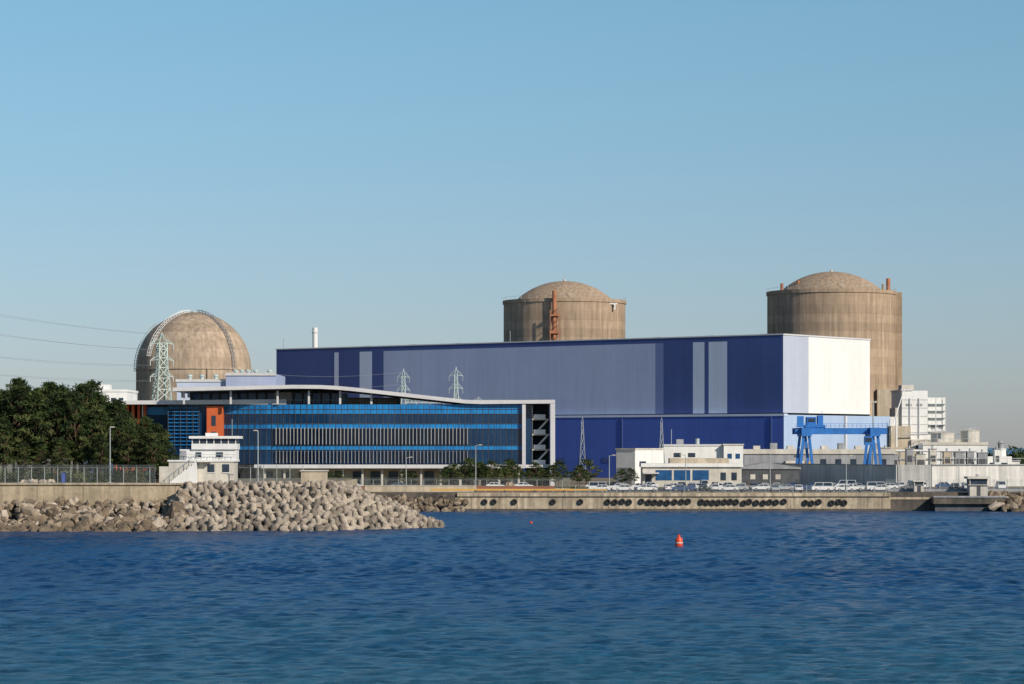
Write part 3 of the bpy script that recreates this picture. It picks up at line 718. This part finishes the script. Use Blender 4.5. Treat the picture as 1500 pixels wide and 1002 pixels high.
o['antenna'].strut((-49.5,483,15.95),(-49.5,483,19),.08,'steel'); o.done()
def guardbox(x,y,z,s=1):
    o=Obj('watch_booth'); P=o['walls']
    P.box(-1.4*s,1.4*s,-1.4*s,1.4*s,0,1.9*s,'offwhite'); P.box(-1.3*s,1.3*s,-1.3*s,1.3*s,2.0*s,2.9*s,'win'); P.box(-1.8*s,1.8*s,-1.8*s,1.8*s,2.9*s,3.25*s,'offwhite'); P.box(-1.7*s,1.7*s,-1.7*s,1.7*s,1.9*s,2.0*s,'offwhite')
    for a in (-1.35,1.35):
        for b_ in (-1.35,1.35): P.box(a*s-.08,a*s+.08,b_*s-.08,b_*s+.08,2*s,2.9*s,'offwhite')
    P.box(-.3,.3,-.3,.3,3.25*s,3.6*s,'grey'); o['door'].box(-.4,.4,-1.45*s,-1.41*s,0,1.8*s,'dkgrey'); o.done((x,y,z))
guardbox(102.3,600.5,3.0,1.4); guardbox(89.5,601.5,4.2,.75)
o=Obj('pier_platform'); o['deck'].box(92,108,596,602.9,1.6,3.0,'wetconc'); o['kerb'].box(92,108,595.8,596.2,3.0,3.35,'grey'); o['piles'].box(92.5,107.5,597,602,-1,1.6,'dkgrey'); o.done()
def fence(x0,x1,y,z,H,step,m='steel',barb=True,rails=6,th=.07):
    o=Obj('chain_link_fence'); P=o['posts']; n=int((x1-x0)/step)
    for i in range(n+1):
        x=x0+i*step; P.strut((x,y,z),(x,y,z+H),.11,m)
        if barb: P.strut((x,y,z+H),(x,y-.35,z+H+.45),.08,m)
    W=o['mesh']
    for k in (0,rails-1): W.strut((x0,y,z+.15+(H-.15)*k/(rails-1)),(x1,y,z+.15+(H-.15)*k/(rails-1)),.045,m)
    q=int((x1-x0)/.3)
    for i in range(q):
        xa=x0+i*.3; W.strut((xa,y,z+.1),(min(x1,xa+H*.5),y,z+H),.012,m,n=3); W.strut((xa,y,z+H),(min(x1,xa+H*.5),y,z+.1),.012,m,n=3)
    if barb: 
        for t in (.4,1): W.strut((x0,y-.35*t,z+H+.45*t),(x1,y-.35*t,z+H+.45*t),.03,m)
    o.done()
fence(-130,-62.2,477.3,7.6,2.8,2.3); fence(-48,-36.5,477.3,7.6,2.8,2.3)
fence(-60,14,650,4,2.2,3,rails=4); fence(14,83,602.5,3.99,1.5,3,barb=False,rails=4); fence(83,150,606,4,2.4,3)
o=Obj('rubble_pile'); P=o['pile']
for i in range(24): rock(P,-84+rng.normal()*1.6,482+rng.normal()*.7,7.7,.7,'rockl')
o.done()
o=Obj('utility_cabinet'); o['cabinet'].box(-79,-78.2,478.5,479.2,7.6,9.6,'carblue'); o['door_panel'].box(-78.9,-78.3,478.42,478.48,7.8,9.4,'royal'); o['cap'].box(-79.1,-78.1,478.4,479.3,9.6,9.7,'grey'); o.done()
o=Obj('marker_buoy'); o['float'].lathe([(0.3,-.4),(.52,-.3),(.56,.1),(.54,.6),(.5,1.1),(.42,1.2)],20,'red'); o['band'].lathe([(.545,.42),(.57,.42),(.56,.58),(.535,.58)],20,'offwhite',cap=False)
o['top_mark'].lathe([(.22,1.2),(.18,1.5),(.22,1.55),(0.02,1.7)],12,'red'); o.done((23.6,386,0))
o=Obj('marker_buoy'); o['float'].lathe([(0.15,-.3),(.3,-.1),(.26,.3),(.02,.45)],14,'red'); o['ring'].lathe([(.31,-.05),(.33,.02),(.31,.08)],14,'dkgrey',cap=False); o.done((3.5,500,0))

# ------------------------------------------------------------ cars
def carmesh(col,van=False):
    o=Part()
    if van:
        body=[(-2.4,.35),(2.4,.35),(2.4,1.0),(2.15,1.15),(-2.4,1.15)]; cab=((-2.38,2.1,1.15),(-2.25,1.55,1.95))
    else:
        body=[(-2.25,.35),(2.25,.35),(2.28,.62),(2.1,.82),(1.1,.98),(-1.7,1.0),(-2.2,.95),(-2.28,.6)]; cab=((-1.85,1.15,.97),(-1.15,.45,1.45))
    o.prism(body[::-1],-.88,.88,col)
    (a0,a1,za),(b0,b1,zb)=cab
    v=[(a0,-.82,za),(a1,-.82,za),(a1,.82,za),(a0,.82,za),(b0,-.66,zb),(b1,-.66,zb),(b1,.66,zb),(b0,.66,zb)]
    o.add(v,[(0,1,5,4),(1,2,6,5),(2,3,7,6),(3,0,4,7)],'win')
    o.box(b0-.05,b1+.05,-.69,.69,zb,zb+.07,col)
    for sx in (0.02,.52,.98):
        xa=a0+(a1-a0)*sx; xb=b0+(b1-b0)*sx
        for sy in (-1,1): o.strut((xa,sy*.83,za),(xb,sy*.68,zb),.09,col)
    for x in (-1.4,1.4):
        for sy in (-1,1):
            a=Vector((x,sy*.72,.33)); b_=Vector((x,sy*.91,.33)); o.strut(a,b_,.52,'tire',n=12); o.strut(b_,b_+Vector((0,sy*.015,0)),.28,'carsilver',n=8)
    for sy in (-.62,.62):
        o.box(2.24,2.31,sy-.18,sy+.18,.6,.75,'lamp_g'); o.box(-2.31,-2.24,sy-.18,sy+.18,.65,.85,'redl')
    return o.mesh('car_body')
cm=[carmesh(c) for c in ('carwhite','carwhite','carsilver','carwhite','cargrey','carblack','carblue')]; vanm=carmesh('carwhite',True)
for yq,prob in ((618,.5),(628,.85),(645,.75),(661,.7)):
    x=20
    while x<118 if yq>640 else x<84:
        if rng.random()<prob:
            k=rng.integers(0,9); k=0 if k==8 else k; v=k==7; 
            ang=(math.pi/2 if rng.random()<.5 else -math.pi/2) if (int(x/17)+int(yq))%3==0 else rng.choice([0.0,math.pi])
            inst('parked_van' if v else 'parked_car',vanm if v else cm[k],(x,yq,4.01),ang+rng.uniform(-.06,.06))
            x+= 2.7 if abs(abs(ang)-math.pi/2)<.1 else 5.3
        else: x+=2.6
for x in (-52,-38,-27,-4,3): inst('parked_car',cm[rng.integers(0,5)],(x,658,4.01),0)

# ------------------------------------------------------------ trees
def leaves(P,cx,cy,cz,rx,ry,rz,n,s,m):
    d=rng.normal(size=(n,3)); d/=np.linalg.norm(d,axis=1)[:,None]; d*=rng.uniform(.35,1.15,(n,1))
    c=d*np.array([rx,ry,rz])+np.array([cx,cy,cz])
    a=rng.normal(size=(n,3)); a[:,2]+=.5; a/=np.linalg.norm(a,axis=1)[:,None]
    b_=np.cross(a,rng.normal(size=(n,3))); b_/=np.linalg.norm(b_,axis=1)[:,None]
    ss=rng.uniform(.6,1.4,(n,1))*s
    V=np.stack([c-a*ss-b_*ss*.25,c+a*ss*1.1-b_*ss*.08,c+a*ss+b_*ss*.12,c-a*ss*.8+b_*ss*.35],1).reshape(-1,3)
    P.add(V,[(4*i,4*i+1,4*i+2,4*i+3) for i in range(n)],m)
def pine(H,R,ncl,nl,ls,low=.3):
    P=Part(); lean=rng.uniform(-.06,.06,2)*H; pts=[]
    K=6
    for k in range(K+1):
        t=k/K; pts.append(Vector((lean[0]*t*t+rng.normal()*.01*H*(k>0),lean[1]*t*t,H*.93*t)))
    for k in range(K): P.strut(pts[k],pts[k+1],.045*H*(1-k/K*.8)*.5,'bark',.045*H*(1-(k+1)/K*.8)*.5,n=7)
    for c in range(ncl):
        t=low+(1-low)*(c+.5)/ncl; z=H*t
        prof=np.interp(t,[low,low+.12,.6,.8,.93,1.0],[.5,.95,1.0,.72,.38,.1])
        rr=R*prof*rng.uniform(.4,1.05)
        an=c*2.4+rng.uniform(-.5,.5); cx=lean[0]*t*t+rr*math.cos(an); cy=lean[1]*t*t+rr*math.sin(an)
        k=min(K-1,int(t*K*.85)); P.strut(pts[k].lerp(pts[k+1],.5),(cx,cy,z-.2),.013*H,'bark',.005*H,n=5)
        q=rng.uniform(.7,1.2)*R*.33
        leaves(P,cx,cy,z,q*1.15,q*1.15,q*.5,nl,ls,rng.choice(['leaf1','leaf2','leaf3'],p=[.36,.42,.22]))
    leaves(P,lean[0],lean[1],H*.97,R*.18,R*.18,H*.05,nl//2,ls,'leaf2')
    return P.mesh('pine')
big=[pine(16,3.4,38,85,.33) for i in range(6)]
small=[pine(6,2.3,16,55,.22,.35) for i in range(4)]
def topz(px):
    xs_=[-400,0,60,130,150,175,205,235,265,280]; zs=[27,26,25.6,24.8,23.6,21.6,19.2,16.4,13.6,11]
    return float(np.interp(px,xs_,zs))
n=0
for row,yq in enumerate((491,496,502,509,517,526,536)):
    x=-150+row*1.3
    while x<-56:
        y=yq+rng.uniform(-2,2); bearing=750+4000*x/y
        if bearing<276 and not(row<1 and x>-62.5):
            tz=topz(bearing)+(row-4)*.3+rng.uniform(-3.0,1.4); H=max(4,tz-7.6)
            if row==0: H=min(H,rng.uniform(6,12))
            s=H/16; q=max(s,.45)*rng.uniform(.9,1.2); inst('pine_tree',big[rng.integers(0,6)],(x,y,7.5),rng.uniform(0,6.28),(q,q,s)); n+=1
        x+=rng.uniform(2.8,4.6)
print('pines',n)
o=Obj('shrub_undergrowth'); P=o['l']
for i in range(96):
    x=-125+i*.72+rng.uniform(-.4,.4); leaves(P,x,488+rng.uniform(-1.5,1.5),8.6,1.1,1.1,rng.uniform(.9,1.7),70,.28,rng.choice(['leaf1','leaf2','leaf3']))
o.done()
for i in range(38):
    x=-20+rng.uniform(0,50) if i<30 else rng.uniform(-60,-22); y=rng.uniform(668,688); s=rng.uniform(.6,1.2) if i<30 else rng.uniform(.4,.7)
    inst('pine_tree',small[rng.integers(0,4)],(x,y,4),rng.uniform(0,6.28),(s*1.2,s*1.2,s))
o=Obj('hedge'); P=o['l']
for i in range(110):
    leaves(P,-62+i*.85,652+rng.uniform(-.5,.5),4.3,.7,.6,rng.uniform(.3,.6),22,.18,rng.choice(['leaf1','leaf2','leaf3']))
o.done()
o=Obj('distant_trees'); P=o['l']
for i in range(220):
    x=rng.uniform(150,420); leaves(P,x,1250+rng.uniform(-15,15),7+rng.uniform(0,3),5,4,4,40,1.2,rng.choice(['leaf1','leaf2']))
o.done()
o=Obj('lighthouse'); s=o['tower']; s.lathe([(2.2,4),(1.7,13),(1.9,13.1),(1.9,13.5)],20,'white',171,955); o['lantern'].lathe([(1.1,13.5),(1.1,15.3),(1.4,15.4),(.1,16.6)],12,'grey',171,955)
o['keeper_house'].box(164,178,957,965,4,9,'white'); o['keeper_roof'].box(163.7,178.3,956.7,965.3,9,9.5,'grey'); windows(o['windows'],165,169,6,7.5,957,3); o.done()
o=Obj('harbour_shed'); s=o['walls']; s.box(152,164,930,940,4,10,'offwhite'); s.prism([(151.6,10),(164.4,10),(158,12)],929.6,940.4,'grey'); windows(o['windows'],153,163,6,8,930,5); o.done()
